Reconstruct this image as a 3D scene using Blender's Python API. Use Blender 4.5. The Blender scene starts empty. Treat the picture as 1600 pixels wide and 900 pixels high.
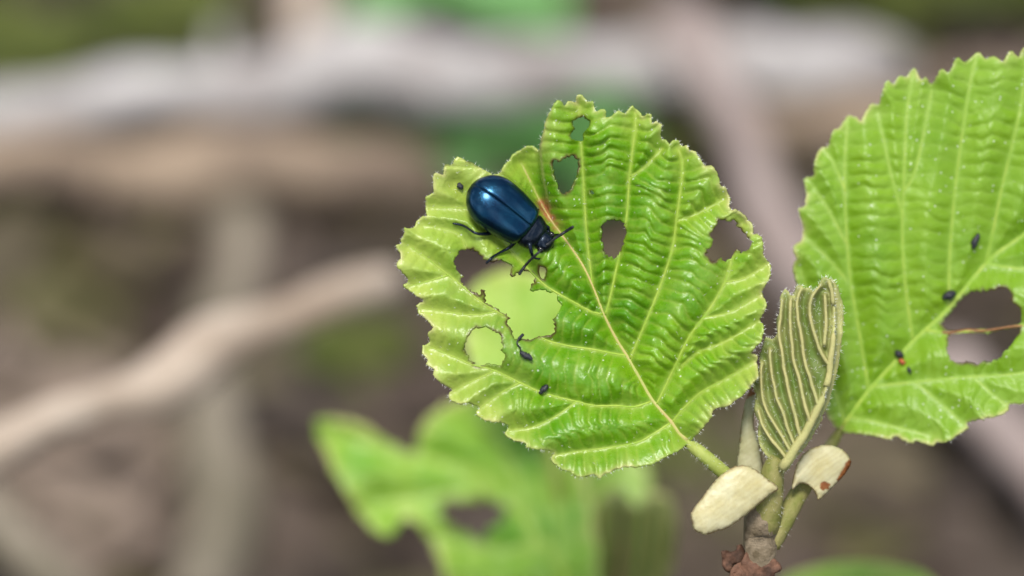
import bpy, bmesh, math, random
import numpy as np
from mathutils import Vector, geometry, noise

# ------------------------------------------------------------------ camera, sky, sun, exposure
# 1 unit = 1 cm.  The beetle is about 7 mm long, the sharp leaf about 2.6 cm across.
scene = bpy.context.scene
scene.unit_settings.system = 'METRIC'
scene.unit_settings.scale_length = 0.01
COL = scene.collection
PITCH = math.radians(45)
DIST = 30.0
U = 7.2 / 1600.0                       # cm per photograph pixel in the plane of focus
RIGHT = Vector((1, 0, 0))
UP = Vector((0, math.sin(PITCH), math.cos(PITCH)))
BACK = Vector((0, -math.cos(PITCH), math.sin(PITCH)))      # towards the camera

cam_data = bpy.data.cameras.new('camera')
cam = bpy.data.objects.new('camera', cam_data)
COL.objects.link(cam)
cam_data.sensor_width = 36
cam_data.lens = 150
cam_data.clip_start = 0.5
cam_data.clip_end = 20000
cam.location = BACK * DIST
cam.rotation_euler = (math.pi / 2 - PITCH, 0, 0)
cam_data.dof.use_dof = True
cam_data.dof.focus_distance = DIST - 0.05
cam_data.dof.aperture_fstop = 0.103   # lens opening about 1.45 cm across
cam_data.dof.aperture_blades = 9
scene.camera = cam

SUN_EL, SUN_AZ = math.radians(79), math.radians(205)       # azimuth from +Y, clockwise
world = bpy.data.worlds.new('World')
scene.world = world
world.use_nodes = True
wn = world.node_tree
wn.nodes.clear()
sky = wn.nodes.new('ShaderNodeTexSky')
sky.sky_type = 'NISHITA'
sky.sun_disc = False
sky.sun_elevation = SUN_EL
sky.sun_rotation = SUN_AZ
sky.air_density = 1.0
sky.dust_density = 2.5
sky.ozone_density = 1.0
bg = wn.nodes.new('ShaderNodeBackground')
bg.inputs['Strength'].default_value = 0.05
wo = wn.nodes.new('ShaderNodeOutputWorld')
wtc = wn.nodes.new('ShaderNodeTexCoord')           # thin broken cloud, the same all over the sky
wcl = wn.nodes.new('ShaderNodeTexNoise')
wcl.inputs['Scale'].default_value = 2.6
wcl.inputs['Detail'].default_value = 5
wcl.inputs['Roughness'].default_value = 0.55
wn.links.new(wtc.outputs['Generated'], wcl.inputs['Vector'])
wmr = wn.nodes.new('ShaderNodeMapRange')
wmr.interpolation_type = 'SMOOTHSTEP'
wmr.inputs[1].default_value, wmr.inputs[2].default_value = 0.48, 0.62
wn.links.new(wcl.outputs['Fac'], wmr.inputs[0])
wmx = wn.nodes.new('ShaderNodeMix')
wmx.data_type = 'RGBA'
wn.links.new(wmr.outputs[0], wmx.inputs[0])
wn.links.new(sky.outputs[0], wmx.inputs[6])
wmx.inputs[7].default_value = (13.0, 13.5, 14.3, 1)   # sunlit cloud, against sky of about 4 to 9
wn.links.new(wmx.outputs[2], bg.inputs[0])
wn.links.new(bg.outputs[0], wo.inputs[0])

sd = bpy.data.lights.new('sun', 'SUN')
sd.energy = 1.5
sd.angle = math.radians(17)
sd.color = (1.0, 0.96, 0.9)
sun = bpy.data.objects.new('sun', sd)
COL.objects.link(sun)
sdir = Vector((math.sin(SUN_AZ) * math.cos(SUN_EL), math.cos(SUN_AZ) * math.cos(SUN_EL), math.sin(SUN_EL)))
sun.rotation_euler = sdir.to_track_quat('Z', 'Y').to_euler()
sun.location = sdir * 60

scene.view_settings.view_transform = 'Standard'
scene.view_settings.look = 'None'
scene.view_settings.gamma = 1
scene.view_settings.exposure = 1.42
scene.cycles.use_denoising = True
scene.cycles.max_bounces = 8

# ------------------------------------------------------------------ helpers
random.seed(7)
rng = np.random.default_rng(7)


def P(px, py, w=0.0):
    """World point w cm in front of (negative: behind) the plane of focus, seen at photograph pixel px, py."""
    k = (DIST - w) / DIST
    return RIGHT * ((px - 800) * U * k) + UP * ((450 - py) * U * k) + BACK * w


def Pn(px, py, w):
    px, py, w = np.asarray(px, float), np.asarray(py, float), np.asarray(w, float)
    k = (DIST - w) / DIST
    x = (px - 800) * U * k
    y = (450 - py) * U * k
    return x[:, None] * np.array(RIGHT) + y[:, None] * np.array(UP) + w[:, None] * np.array(BACK)


def empty(name, loc):
    o = bpy.data.objects.new(name, None)
    o.empty_display_size = 0.2
    o.location = loc
    COL.objects.link(o)
    return o


def tag(o, label=None, cat=None, group=None, kind=None):
    if label: o['label'] = label
    if cat: o['category'] = cat
    if group: o['group'] = group
    if kind: o['kind'] = kind
    return o


def origin_of(o):
    v = Vector((0, 0, 0))
    while o is not None:
        v = v + o.location
        o = o.parent
    return v


def make(name, verts, faces, mat, parent=None, loc=None, attrs=None, smooth=True, thick=0.0):
    """One mesh object from world-space vertices; its origin goes to loc (or its parent's place)."""
    base = origin_of(parent) if parent is not None else Vector((0, 0, 0))
    o_loc = Vector((0, 0, 0)) if loc is None else Vector(loc) - base
    off = np.array(base + o_loc)
    V = np.asarray([tuple(v) for v in verts] if not isinstance(verts, np.ndarray) else verts, float) - off
    me = bpy.data.meshes.new(name)
    me.from_pydata(V.tolist(), [], [tuple(int(i) for i in f) for f in faces])
    if attrs:
        for k, a in attrs.items():
            at = me.attributes.new(k, 'FLOAT', 'POINT')
            at.data.foreach_set('value', np.asarray(a, np.float32))
    me.materials.append(mat)
    if smooth:
        me.polygons.foreach_set('use_smooth', np.ones(len(me.polygons), bool))
    me.update()
    o = bpy.data.objects.new(name, me)
    COL.objects.link(o)
    o.location = o_loc
    if parent is not None:
        o.parent = parent
    if thick:
        m = o.modifiers.new('thickness', 'SOLIDIFY')
        m.thickness = thick
        m.offset = -1
    return o


def catmull(pts, step, closed=False):
    p = np.asarray(pts, float)
    n = len(p)
    out = []
    segs = n if closed else n - 1
    for i in range(segs):
        if closed:
            a, b, c, d = p[(i - 1) % n], p[i], p[(i + 1) % n], p[(i + 2) % n]
        else:
            a, b, c, d = p[max(i - 1, 0)], p[i], p[i + 1], p[min(i + 2, n - 1)]
        m = max(1, int(np.linalg.norm((c - b)[:2]) / step))
        for k in range(m):
            t = k / m
            out.append(0.5 * ((2 * b) + (c - a) * t + (2 * a - 5 * b + 4 * c - d) * t * t + (3 * b - a - 3 * c + d) * t ** 3))
    if not closed:
        out.append(p[-1])
    return np.array(out)


def inside(pts, poly):
    x, y = pts[:, 0], pts[:, 1]
    r = np.zeros(len(pts), bool)
    q = np.roll(poly, -1, axis=0)
    for (x0, y0), (x1, y1) in zip(poly, q):
        c = (y0 > y) != (y1 > y)
        if y1 != y0:
            r ^= c & (x < (x1 - x0) * (y - y0) / (y1 - y0) + x0)
    return r


def seg_dist(pts, line, closed=False):
    """distance to a polyline, arc length of the nearest place, side"""
    L = np.asarray(line, float)
    if closed:
        L = np.vstack([L, L[:1]])
    best = np.full(len(pts), 1e9)
    arc = np.zeros(len(pts))
    side = np.zeros(len(pts))
    s0 = 0.0
    for a, b in zip(L[:-1], L[1:]):
        d = b - a
        l = math.hypot(*d)
        if l < 1e-9:
            continue
        t = np.clip(((pts - a) @ d) / (l * l), 0, 1)
        v = pts - (a + t[:, None] * d)
        r = np.hypot(v[:, 0], v[:, 1])
        m = r < best
        best[m] = r[m]
        arc[m] = s0 + t[m] * l
        side[m] = np.sign(d[0] * v[m, 1] - d[1] * v[m, 0])
        s0 += l
    return best, arc, side


def fnoise(pts, scale, seed=0.0, octaves=2):
    """smooth value noise, about -0.6 to 0.6"""
    pts = np.asarray(pts, float)
    out, amp = np.zeros(len(pts)), 0.6
    for o in range(octaves):
        q = pts / scale * 2 ** o + seed * 13.7 + 31.3 * o
        i = np.floor(q).astype(np.int64)
        f = q - i
        f = f * f * f * (f * (f * 6 - 15) + 10)

        def hsh(a, b):
            n = (a * 374761393 + b * 668265263 + int(seed * 1000) * 69069) & 0xffffffff
            n = ((n ^ (n >> 13)) * 1274126177) & 0xffffffff
            return ((n ^ (n >> 16)) & 0xffff) / 32767.5 - 1
        a, b = hsh(i[:, 0], i[:, 1]), hsh(i[:, 0] + 1, i[:, 1])
        c, d = hsh(i[:, 0], i[:, 1] + 1), hsh(i[:, 0] + 1, i[:, 1] + 1)
        out += amp * ((a + (b - a) * f[:, 0]) * (1 - f[:, 1]) + (c + (d - c) * f[:, 0]) * f[:, 1])
        amp *= 0.5
    return out


def cdt(outline, holes, spacing, jitter=0.25):
    lo, hi = outline.min(0), outline.max(0)
    xs = np.arange(lo[0], hi[0], spacing)
    ys = np.arange(lo[1], hi[1], spacing * 0.866)
    g = np.array([(x + (spacing / 2 if j % 2 else 0), y) for j, y in enumerate(ys) for x in xs])
    g += rng.uniform(-jitter, jitter, g.shape) * spacing
    keep = inside(g, outline)
    for h in holes:
        keep &= ~inside(g, h)
    g = g[keep]
    d = seg_dist(g, outline, True)[0]
    for h in holes:
        d = np.minimum(d, seg_dist(g, h, True)[0])
    g = g[d > spacing * 0.55]
    verts, edges = [], []
    for loop in [outline] + list(holes):
        s = len(verts)
        verts += [tuple(p) for p in loop]
        n = len(loop)
        edges += [(s + i, s + (i + 1) % n) for i in range(n)]
    verts += [tuple(p) for p in g]
    r = geometry.delaunay_2d_cdt([Vector(v) for v in verts], edges, [], 0, 1e-5, False)
    vo = np.array([tuple(v) for v in r[0]])
    fo = np.array(r[2])
    c = vo[fo].mean(1)
    k = inside(c, outline)
    for h in holes:
        k &= ~inside(c, h)
    fo = fo[k]
    # face the camera: image y runs down, so counter-clockwise in the world is clockwise here
    a, b, c3 = vo[fo[:, 0]], vo[fo[:, 1]], vo[fo[:, 2]]
    cr = (b[:, 0] - a[:, 0]) * (c3[:, 1] - a[:, 1]) - (b[:, 1] - a[:, 1]) * (c3[:, 0] - a[:, 0])
    fo[cr > 0] = fo[cr > 0][:, ::-1]
    used = np.unique(fo)
    remap = -np.ones(len(vo), int)
    remap[used] = np.arange(len(used))
    return vo[used], remap[fo]


def tube(path, radii, sides=8, caps=True, rough=0.0, seed=0):
    """vertices and faces of a tapering tube along world points"""
    pts = [Vector(p) for p in path]
    V, F = [], []
    n = len(pts)
    t0 = (pts[1] - pts[0]).normalized()
    ref = Vector((0, 0, 1)) if abs(t0.z) < 0.9 else Vector((1, 0, 0))
    nrm = (ref - t0 * ref.dot(t0)).normalized()
    r_ = random.Random(seed)
    for i, p in enumerate(pts):
        t = (pts[min(i + 1, n - 1)] - pts[max(i - 1, 0)]).normalized()
        nrm = (nrm - t * nrm.dot(t)).normalized()
        b = t.cross(nrm)
        for k in range(sides):
            a = 2 * math.pi * k / sides
            rr = radii[i] * (1 + rough * r_.uniform(-1, 1))
            V.append(p + (nrm * math.cos(a) + b * math.sin(a)) * rr)
    for i in range(n - 1):
        for k in range(sides):
            F.append((i * sides + k, i * sides + (k + 1) % sides, (i + 1) * sides + (k + 1) % sides, (i + 1) * sides + k))
    if caps:
        F.append(tuple(range(sides))[::-1])
        F.append(tuple((n - 1) * sides + k for k in range(sides)))
    return V, F


class Bag:
    """collects shapes that belong to one mesh"""
    def __init__(self): self.V, self.F = [], []
    def add(self, vf):
        s = len(self.V)
        self.V += list(vf[0])
        self.F += [tuple(i + s for i in f) for f in vf[1]]
        return self


def hair(p, d, length, r):
    d = Vector(d).normalized()
    a = d.orthogonal().normalized()
    b = d.cross(a)
    V = [p + a * r, p - a * r * 0.5 + b * r * 0.87, p - a * r * 0.5 - b * r * 0.87, p + d * length]
    return V, [(0, 1, 3), (1, 2, 3), (2, 0, 3)]


# ------------------------------------------------------------------ materials
def new_mat(name):
    m = bpy.data.materials.new(name)
    m.use_nodes = True
    nt = m.node_tree
    b = nt.nodes['Principled BSDF']
    return m, nt, b, nt.nodes['Material Output']


def N(nt, kind, **kw):
    n = nt.nodes.new(kind)
    for k, v in kw.items():
        setattr(n, k, v)
    return n


def mixc(nt, fac, a, b, mode='MIX'):
    n = nt.nodes.new('ShaderNodeMix')
    n.data_type = 'RGBA'
    n.blend_type = mode
    for sock, val in ((n.inputs[0], fac), (n.inputs[6], a), (n.inputs[7], b)):
        if hasattr(val, 'is_linked') or hasattr(val, 'links'):
            nt.links.new(val, sock)
        elif isinstance(val, (int, float)):
            sock.default_value = val
        else:
            sock.default_value = (*val, 1)
    return n.outputs[2]


def ramp(nt, val, lo, hi):
    n = nt.nodes.new('ShaderNodeMapRange')
    n.inputs[1].default_value = lo
    n.inputs[2].default_value = hi
    nt.links.new(val, n.inputs[0])
    return n.outputs[0]


def tex_noise(nt, scale, detail=4, rough=0.6):
    tc = nt.nodes.new('ShaderNodeTexCoord')
    n = nt.nodes.new('ShaderNodeTexNoise')
    n.inputs['Scale'].default_value = scale
    n.inputs['Detail'].default_value = detail
    n.inputs['Roughness'].default_value = rough
    nt.links.new(tc.outputs['Object'], n.inputs['Vector'])
    return n.outputs['Fac']


def attr(nt, name):
    n = nt.nodes.new('ShaderNodeAttribute')
    n.attribute_name = name
    return n.outputs['Fac']


def bump(nt, bsdf, height, strength, dist):
    n = nt.nodes.new('ShaderNodeBump')
    n.inputs['Strength'].default_value = strength
    n.inputs['Distance'].default_value = dist
    nt.links.new(height, n.inputs['Height'])
    nt.links.new(n.outputs[0], bsdf.inputs['Normal'])
    return n


def leaf_material(name, deep, young, vein, rim, rough=0.36, trans=0.3, fine=True):
    m, nt, b, out = new_mat(name)
    n1 = tex_noise(nt, 1.6, 3)
    n2 = tex_noise(nt, 9.0, 4)
    c = mixc(nt, ramp(nt, n1, 0.35, 0.65), deep, young)
    c = mixc(nt, attr(nt, 'pale'), c, tuple(x * 1.0 for x in rim))
    spot = nt.nodes.new('ShaderNodeMath'); spot.operation = 'MULTIPLY'
    nt.links.new(ramp(nt, n2, 0.5, 0.72), spot.inputs[0]); spot.inputs[1].default_value = 0.45
    c = mixc(nt, spot.outputs[0], c, tuple(0.5 * (x + y) for x, y in zip(young, rim)))
    c = mixc(nt, attr(nt, 'vein'), c, vein)
    c = mixc(nt, attr(nt, 'rim'), c, (0.54, 0.55, 0.19))
    c = mixc(nt, attr(nt, 'chew'), c, (0.10, 0.055, 0.02))
    c = mixc(nt, attr(nt, 'rust'), c, (0.50, 0.17, 0.09))
    if fine:                                                     # specks of pale dust and gland resin
        tc0 = nt.nodes.new('ShaderNodeTexCoord')
        vs = nt.nodes.new('ShaderNodeTexVoronoi')
        vs.inputs['Scale'].default_value = 24
        nt.links.new(tc0.outputs['Object'], vs.inputs['Vector'])
        sx = nt.nodes.new('ShaderNodeSeparateColor')
        nt.links.new(vs.outputs['Color'], sx.inputs[0])
        m1 = nt.nodes.new('ShaderNodeMath'); m1.operation = 'LESS_THAN'; m1.inputs[1].default_value = 0.17
        nt.links.new(vs.outputs['Distance'], m1.inputs[0])
        m2 = nt.nodes.new('ShaderNodeMath'); m2.operation = 'GREATER_THAN'; m2.inputs[1].default_value = 0.82
        nt.links.new(sx.outputs[0], m2.inputs[0])
        m3 = nt.nodes.new('ShaderNodeMath'); m3.operation = 'MULTIPLY'
        nt.links.new(m1.outputs[0], m3.inputs[0]); nt.links.new(m2.outputs[0], m3.inputs[1])
        m4 = nt.nodes.new('ShaderNodeMath'); m4.operation = 'MULTIPLY'; m4.inputs[1].default_value = 0.75
        nt.links.new(m3.outputs[0], m4.inputs[0])
        c = mixc(nt, m4.outputs[0], c, (0.72, 0.78, 0.62))
    nt.links.new(c, b.inputs['Base Color'])
    b.inputs['Specular IOR Level'].default_value = 0.55
    rn = nt.nodes.new('ShaderNodeMapRange')
    rn.inputs[1].default_value, rn.inputs[2].default_value = 0.3, 0.7
    rn.inputs[3].default_value, rn.inputs[4].default_value = rough - 0.08, rough + 0.12
    nt.links.new(n2, rn.inputs[0])
    nt.links.new(rn.outputs[0], b.inputs['Roughness'])
    if fine:
        tc = nt.nodes.new('ShaderNodeTexCoord')
        vo = nt.nodes.new('ShaderNodeTexVoronoi')
        vo.feature = 'SMOOTH_F1'
        vo.inputs['Scale'].default_value = 26
        nt.links.new(tc.outputs['Object'], vo.inputs['Vector'])
        ad = nt.nodes.new('ShaderNodeMath'); ad.operation = 'ADD'
        nt.links.new(vo.outputs['Distance'], ad.inputs[0])
        nt.links.new(tex_noise(nt, 60, 3), ad.inputs[1])
        bump(nt, b, ad.outputs[0], 0.35, 0.012)
    tr = nt.nodes.new('ShaderNodeBsdfTranslucent')
    tcol = mixc(nt, 0.5, c, (young[0] * 1.5, young[1] * 1.3, young[2]))
    nt.links.new(tcol, tr.inputs['Color'])
    mx = nt.nodes.new('ShaderNodeMixShader')
    mx.inputs[0].default_value = trans
    nt.links.new(b.outputs[0], mx.inputs[1])
    nt.links.new(tr.outputs[0], mx.inputs[2])
    nt.links.new(mx.outputs[0], out.inputs['Surface'])
    return m


def simple_mat(name, ca, cb, scale, rough=0.6, spec=0.4, bstr=0.4, bdist=0.01, bscale=None, trans=0.0, metallic=0.0, stain=False):
    m, nt, b, out = new_mat(name)
    f = tex_noise(nt, scale, 5, 0.65)
    c = mixc(nt, ramp(nt, f, 0.36, 0.64), ca, cb)
    if stain:
        c = mixc(nt, attr(nt, 'stain'), c, mixc(nt, ramp(nt, tex_noise(nt, 22), 0.35, 0.65), (0.20, 0.055, 0.012), (0.34, 0.13, 0.035)))
    nt.links.new(c, b.inputs['Base Color'])
    b.inputs['Roughness'].default_value = rough
    b.inputs['Specular IOR Level'].default_value = spec
    b.inputs['Metallic'].default_value = metallic
    if bstr:
        bump(nt, b, tex_noise(nt, bscale or scale * 3, 5), bstr, bdist)
    if trans:
        tr = nt.nodes.new('ShaderNodeBsdfTranslucent')
        nt.links.new(c, tr.inputs['Color'])
        mx = nt.nodes.new('ShaderNodeMixShader')
        mx.inputs[0].default_value = trans
        nt.links.new(b.outputs[0], mx.inputs[1])
        nt.links.new(tr.outputs[0], mx.inputs[2])
        nt.links.new(mx.outputs[0], out.inputs['Surface'])
    return m


M = {}
M['leaf'] = leaf_material('young_alder_leaf', (0.088, 0.275, 0.003), (0.195, 0.405, 0.008), (0.36, 0.46, 0.06), (0.44, 0.55, 0.10), rough=0.25)
M['leaf2'] = leaf_material('smooth_alder_leaf', (0.165, 0.335, 0.008), (0.225, 0.405, 0.014), (0.30, 0.47, 0.07), (0.30, 0.48, 0.06), rough=0.36)
M['leaf_far'] = leaf_material('lower_alder_leaf', (0.10, 0.33, 0.03), (0.22, 0.44, 0.035), (0.34, 0.50, 0.10), (0.42, 0.56, 0.08), rough=0.4, fine=False)
M['leaf_lime'] = leaf_material('lime_alder_leaf', (0.26, 0.46, 0.045), (0.34, 0.54, 0.07), (0.40, 0.56, 0.12), (0.46, 0.58, 0.09), rough=0.45, fine=False)
M['fold'] = leaf_material('folded_leaf_green', (0.065, 0.15, 0.008), (0.105, 0.18, 0.016), (0.31, 0.30, 0.10), (0.22, 0.23, 0.07), rough=0.55, trans=0.15)
M['fold_dark'] = leaf_material('folded_leaf_olive', (0.06, 0.11, 0.003), (0.10, 0.15, 0.006), (0.12, 0.14, 0.02), (0.11, 0.13, 0.02), rough=0.55, trans=0.15, fine=False)
M['vein'] = simple_mat('vein_pale_green', (0.22, 0.38, 0.025), (0.33, 0.43, 0.055), 8, 0.5, 0.4, 0.3, 0.008, 40)
M['midrib'] = simple_mat('midrib_tan', (0.45, 0.34, 0.13), (0.38, 0.42, 0.11), 3, 0.5, 0.4, 0.3, 0.008, 40)
M['vein_fold'] = simple_mat('vein_khaki', (0.40, 0.37, 0.15), (0.34, 0.34, 0.13), 8, 0.7, 0.2, 0.5, 0.012, 50)
M['fold_rib'] = simple_mat('folded_rib_olive', (0.17, 0.17, 0.03), (0.22, 0.21, 0.06), 8, 0.7, 0.2, 0.3, 0.012)
M['vein_dry'] = simple_mat('vein_dry_brown', (0.20, 0.09, 0.035), (0.32, 0.17, 0.07), 12, 0.7, 0.3, 0.5, 0.01, 40)
M['petiole'] = simple_mat('petiole_green', (0.24, 0.30, 0.05), (0.33, 0.38, 0.09), 6, 0.6, 0.3, 0.5, 0.012, 30)
M['hair'] = simple_mat('plant_hair', (0.75, 0.76, 0.68), (0.85, 0.85, 0.8), 4, 0.4, 0.5, 0)
M['stipule'] = simple_mat('stipule_cream', (0.58, 0.52, 0.25), (0.68, 0.65, 0.40), 5, 0.36, 0.5, 0.35, 0.012, 26, trans=0.3, stain=True)
M['stipule_tan'] = simple_mat('stipule_tan', (0.40, 0.39, 0.20), (0.50, 0.49, 0.30), 4, 0.5, 0.4, 0.4, 0.02, 12, trans=0.2, stain=True)
M['scar'] = simple_mat('scar_brown', (0.26, 0.085, 0.02), (0.36, 0.14, 0.04), 10, 0.6, 0.4, 0.4, 0.01)
M['scar_dark'] = simple_mat('bud_scale_brown', (0.05, 0.025, 0.014), (0.20, 0.10, 0.06), 8, 0.7, 0.3, 0.6, 0.03)
M['bark'] = simple_mat('young_bark', (0.10, 0.075, 0.04), (0.235, 0.185, 0.12), 9, 0.7, 0.3, 0.6, 0.03)
M['green_stem'] = simple_mat('green_stem', (0.15, 0.165, 0.03), (0.26, 0.235, 0.085), 6, 0.65, 0.3, 0.5, 0.02)


def beetle_mats():
    m, nt, b, out = new_mat('elytra_blue')
    f = tex_noise(nt, 5, 3)
    c = mixc(nt, ramp(nt, f, 0.35, 0.65), (0.0015, 0.020, 0.055), (0.005, 0.055, 0.105))
    nt.links.new(c, b.inputs['Base Color'])
    b.inputs['Metallic'].default_value = 0.9
    b.inputs['Roughness'].default_value = 0.23
    b.inputs['Coat Weight'].default_value = 0.2
    b.inputs['Coat Roughness'].default_value = 0.15
    tc = nt.nodes.new('ShaderNodeTexCoord')
    vo = nt.nodes.new('ShaderNodeTexVoronoi')
    vo.inputs['Scale'].default_value = 105
    nt.links.new(tc.outputs['Object'], vo.inputs['Vector'])
    ad = nt.nodes.new('ShaderNodeMath'); ad.operation = 'MULTIPLY_ADD'
    nt.links.new(ramp(nt, vo.outputs['Distance'], 0.0, 0.35), ad.inputs[0])
    ad.inputs[1].default_value = 0.8
    nt.links.new(tex_noise(nt, 7, 2), ad.inputs[2])
    bump(nt, b, ad.outputs[0], 0.17, 0.012)
    M['elytra'] = m
    m, nt, b, out = new_mat('beetle_black')
    f = tex_noise(nt, 8, 3)
    c = mixc(nt, f, (0.003, 0.007, 0.014), (0.006, 0.016, 0.032))
    nt.links.new(c, b.inputs['Base Color'])
    b.inputs['Metallic'].default_value = 0.7
    b.inputs['Roughness'].default_value = 0.24
    b.inputs['Coat Weight'].default_value = 0.25
    bump(nt, b, tex_noise(nt, 45, 3), 0.3, 0.006)
    M['beetle'] = m
    M['antenna'] = simple_mat('antenna_black', (0.006, 0.007, 0.009), (0.02, 0.022, 0.026), 20, 0.5, 0.4, 0.4, 0.006, 60)
    M['eye'] = simple_mat('eye_black', (0.003, 0.003, 0.003), (0.006, 0.006, 0.006), 20, 0.12, 0.6, 0)
    M['frass'] = simple_mat('dropping_black', (0.006, 0.007, 0.010), (0.022, 0.024, 0.032), 18, 0.45, 0.5, 0.8, 0.012, 40)
    M['frass_red'] = simple_mat('dropping_red', (0.32, 0.06, 0.02), (0.40, 0.12, 0.04), 18, 0.5, 0.4, 0.6, 0.01, 40)


beetle_mats()
M['log_pale'] = simple_mat('weathered_pale_wood', (0.24, 0.21, 0.195), (0.54, 0.52, 0.50), 0.75, 0.75, 0.3, 0.6, 0.06)
M['log_tan'] = simple_mat('tan_wood', (0.13, 0.095, 0.07), (0.33, 0.25, 0.175), 0.7, 0.8, 0.25, 0.6, 0.06)
M['log_sand'] = simple_mat('sand_wood', (0.28, 0.21, 0.15), (0.48, 0.40, 0.32), 0.8, 0.8, 0.25, 0.6, 0.05)
M['log_pink'] = simple_mat('rosy_bark', (0.22, 0.17, 0.15), (0.34, 0.28, 0.255), 1.0, 0.8, 0.25, 0.6, 0.05)
M['stalk'] = simple_mat('dry_stalk', (0.085, 0.075, 0.045), (0.24, 0.205, 0.155), 0.6, 0.8, 0.25, 0.5, 0.04)
M['plant'] = simple_mat('ground_plant_green', (0.05, 0.16, 0.03), (0.09, 0.23, 0.05), 1.2, 0.5, 0.4, 0.2, 0.02, trans=0.25)
M['plant_pale'] = simple_mat('ground_plant_pale', (0.15, 0.36, 0.10), (0.20, 0.42, 0.14), 1.2, 0.5, 0.4, 0.2, 0.02, trans=0.25)
M['plant_olive'] = simple_mat('ground_plant_olive', (0.055, 0.075, 0.008), (0.10, 0.115, 0.02), 1.2, 0.6, 0.3, 0.2, 0.02, trans=0.2)


def ground_mat():
    m, nt, b, out = new_mat('woodland_soil')
    f = tex_noise(nt, 0.35, 5)
    g = tex_noise(nt, 1.8, 6)
    c = mixc(nt, ramp(nt, g, 0.3, 0.7), (0.026, 0.018, 0.010), (0.068, 0.047, 0.031))
    c = mixc(nt, ramp(nt, f, 0.52, 0.66), c, (0.065, 0.062, 0.014))
    nt.links.new(c, b.inputs['Base Color'])
    b.inputs['Roughness'].default_value = 0.9
    b.inputs['Specular IOR Level'].default_value = 0.2
    bump(nt, b, g, 0.8, 0.4)
    M['ground'] = m
    m, nt, b, out = new_mat('dead_leaf_litter')
    cr = nt.nodes.new('ShaderNodeValToRGB')
    nt.links.new(attr(nt, 'tone'), cr.inputs[0])
    e = cr.color_ramp.elements
    e[0].position, e[0].color = 0.0, (0.024, 0.016, 0.010, 1)
    e[1].position, e[1].color = 1.0, (0.18, 0.135, 0.10, 1)
    for p, cc in ((0.3, (0.042, 0.028, 0.018)), (0.5, (0.066, 0.044, 0.031)), (0.7, (0.062, 0.055, 0.012)), (0.85, (0.105, 0.075, 0.058))):
        x = e.new(p); x.color = (*cc, 1)
    nt.links.new(cr.outputs[0], b.inputs['Base Color'])
    b.inputs['Roughness'].default_value = 0.75
    M['litter'] = m


ground_mat()

# ------------------------------------------------------------------ ground and fallen wood
GZ = -14.0 * math.sin(PITCH)           # the ground lies 10 cm under the sharp leaf


def ground_point(px, py, height=0.0):
    """the point at that height over the ground seen at the pixel"""
    d = (P(px, py, 0) - cam.location)
    t = (GZ + height - cam.location.z) / d.z
    return cam.location + d * t


def terrain():
    n = 120
    ax = np.concatenate([-np.geomspace(9000, 22, 30), np.linspace(-20, 20, n), np.geomspace(22, 9000, 30)])
    cx, cy = 0.0, 12.0
    X, Y = np.meshgrid(ax + cx, ax + cy)
    r = np.hypot(X - cx, Y - cy)
    Z = np.array([noise.fractal((x * 0.22, y * 0.22, 3.3), 1.0, 2.0, 4) for x, y in zip(X.ravel(), Y.ravel())]).reshape(X.shape)
    Z = GZ - 0.45 + 0.45 * Z * np.clip(1.6 - r / 60, 0.0, 1)
    V = np.stack([X.ravel(), Y.ravel(), Z.ravel()], 1)
    k = len(ax)
    i, j = np.meshgrid(np.arange(k - 1), np.arange(k - 1))
    a = (j * k + i).ravel()
    F = np.stack([a, a + 1, a + k + 1, a + k], 1)
    o = make('ground', V, F, M['ground'])
    return tag(o, kind='structure')


terrain()


def litter():
    V, F, T = [], [], []
    r = random.Random(5)
    for _ in range(4200):
        u, v = r.uniform(-9, 9), r.uniform(-1, 22)
        c = Vector((u, v, GZ - 0.45 + r.uniform(0.0, 0.55)))
        L, W = r.uniform(0.5, 1.7), r.uniform(0.25, 0.8)
        ang = r.uniform(0, 6.28)
        tx = Vector((math.cos(ang), math.sin(ang), r.uniform(-0.35, 0.35))).normalized()
        ty = Vector((-math.sin(ang), math.cos(ang), r.uniform(-0.35, 0.35))).normalized()
        nz = tx.cross(ty).normalized()
        curl = r.uniform(-0.5, 0.5)
        tone = r.random()
        # broad tone patches, so that the litter is darker here and paler there
        tone = min(1, max(0, 0.3 + 0.32 * tone + 0.75 * noise.noise((u * 0.35, v * 0.35, 9.1))))
        s = len(V)
        for i, a in enumerate((-1, -0.5, 0, 0.5, 1)):
            wd = W * (1 - abs(a) ** 1.7) + 0.04
            for b in (-1, 0, 1):
                V.append(c + tx * (a * L) + ty * (b * wd) + nz * (curl * (b * b * wd + 0.5 * a * a * L)))
                T.append(tone)
        for i in range(4):
            for k in range(2):
                F.append((s + i * 3 + k, s + (i + 1) * 3 + k, s + (i + 1) * 3 + k + 1, s + i * 3 + k + 1))
    o = make('leaf_litter', V, F, M['litter'], attrs={'tone': T})
    tag(o, 'brown dead leaves carpeting the soil under the branches', 'leaf litter', kind='stuff')


litter()


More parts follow.
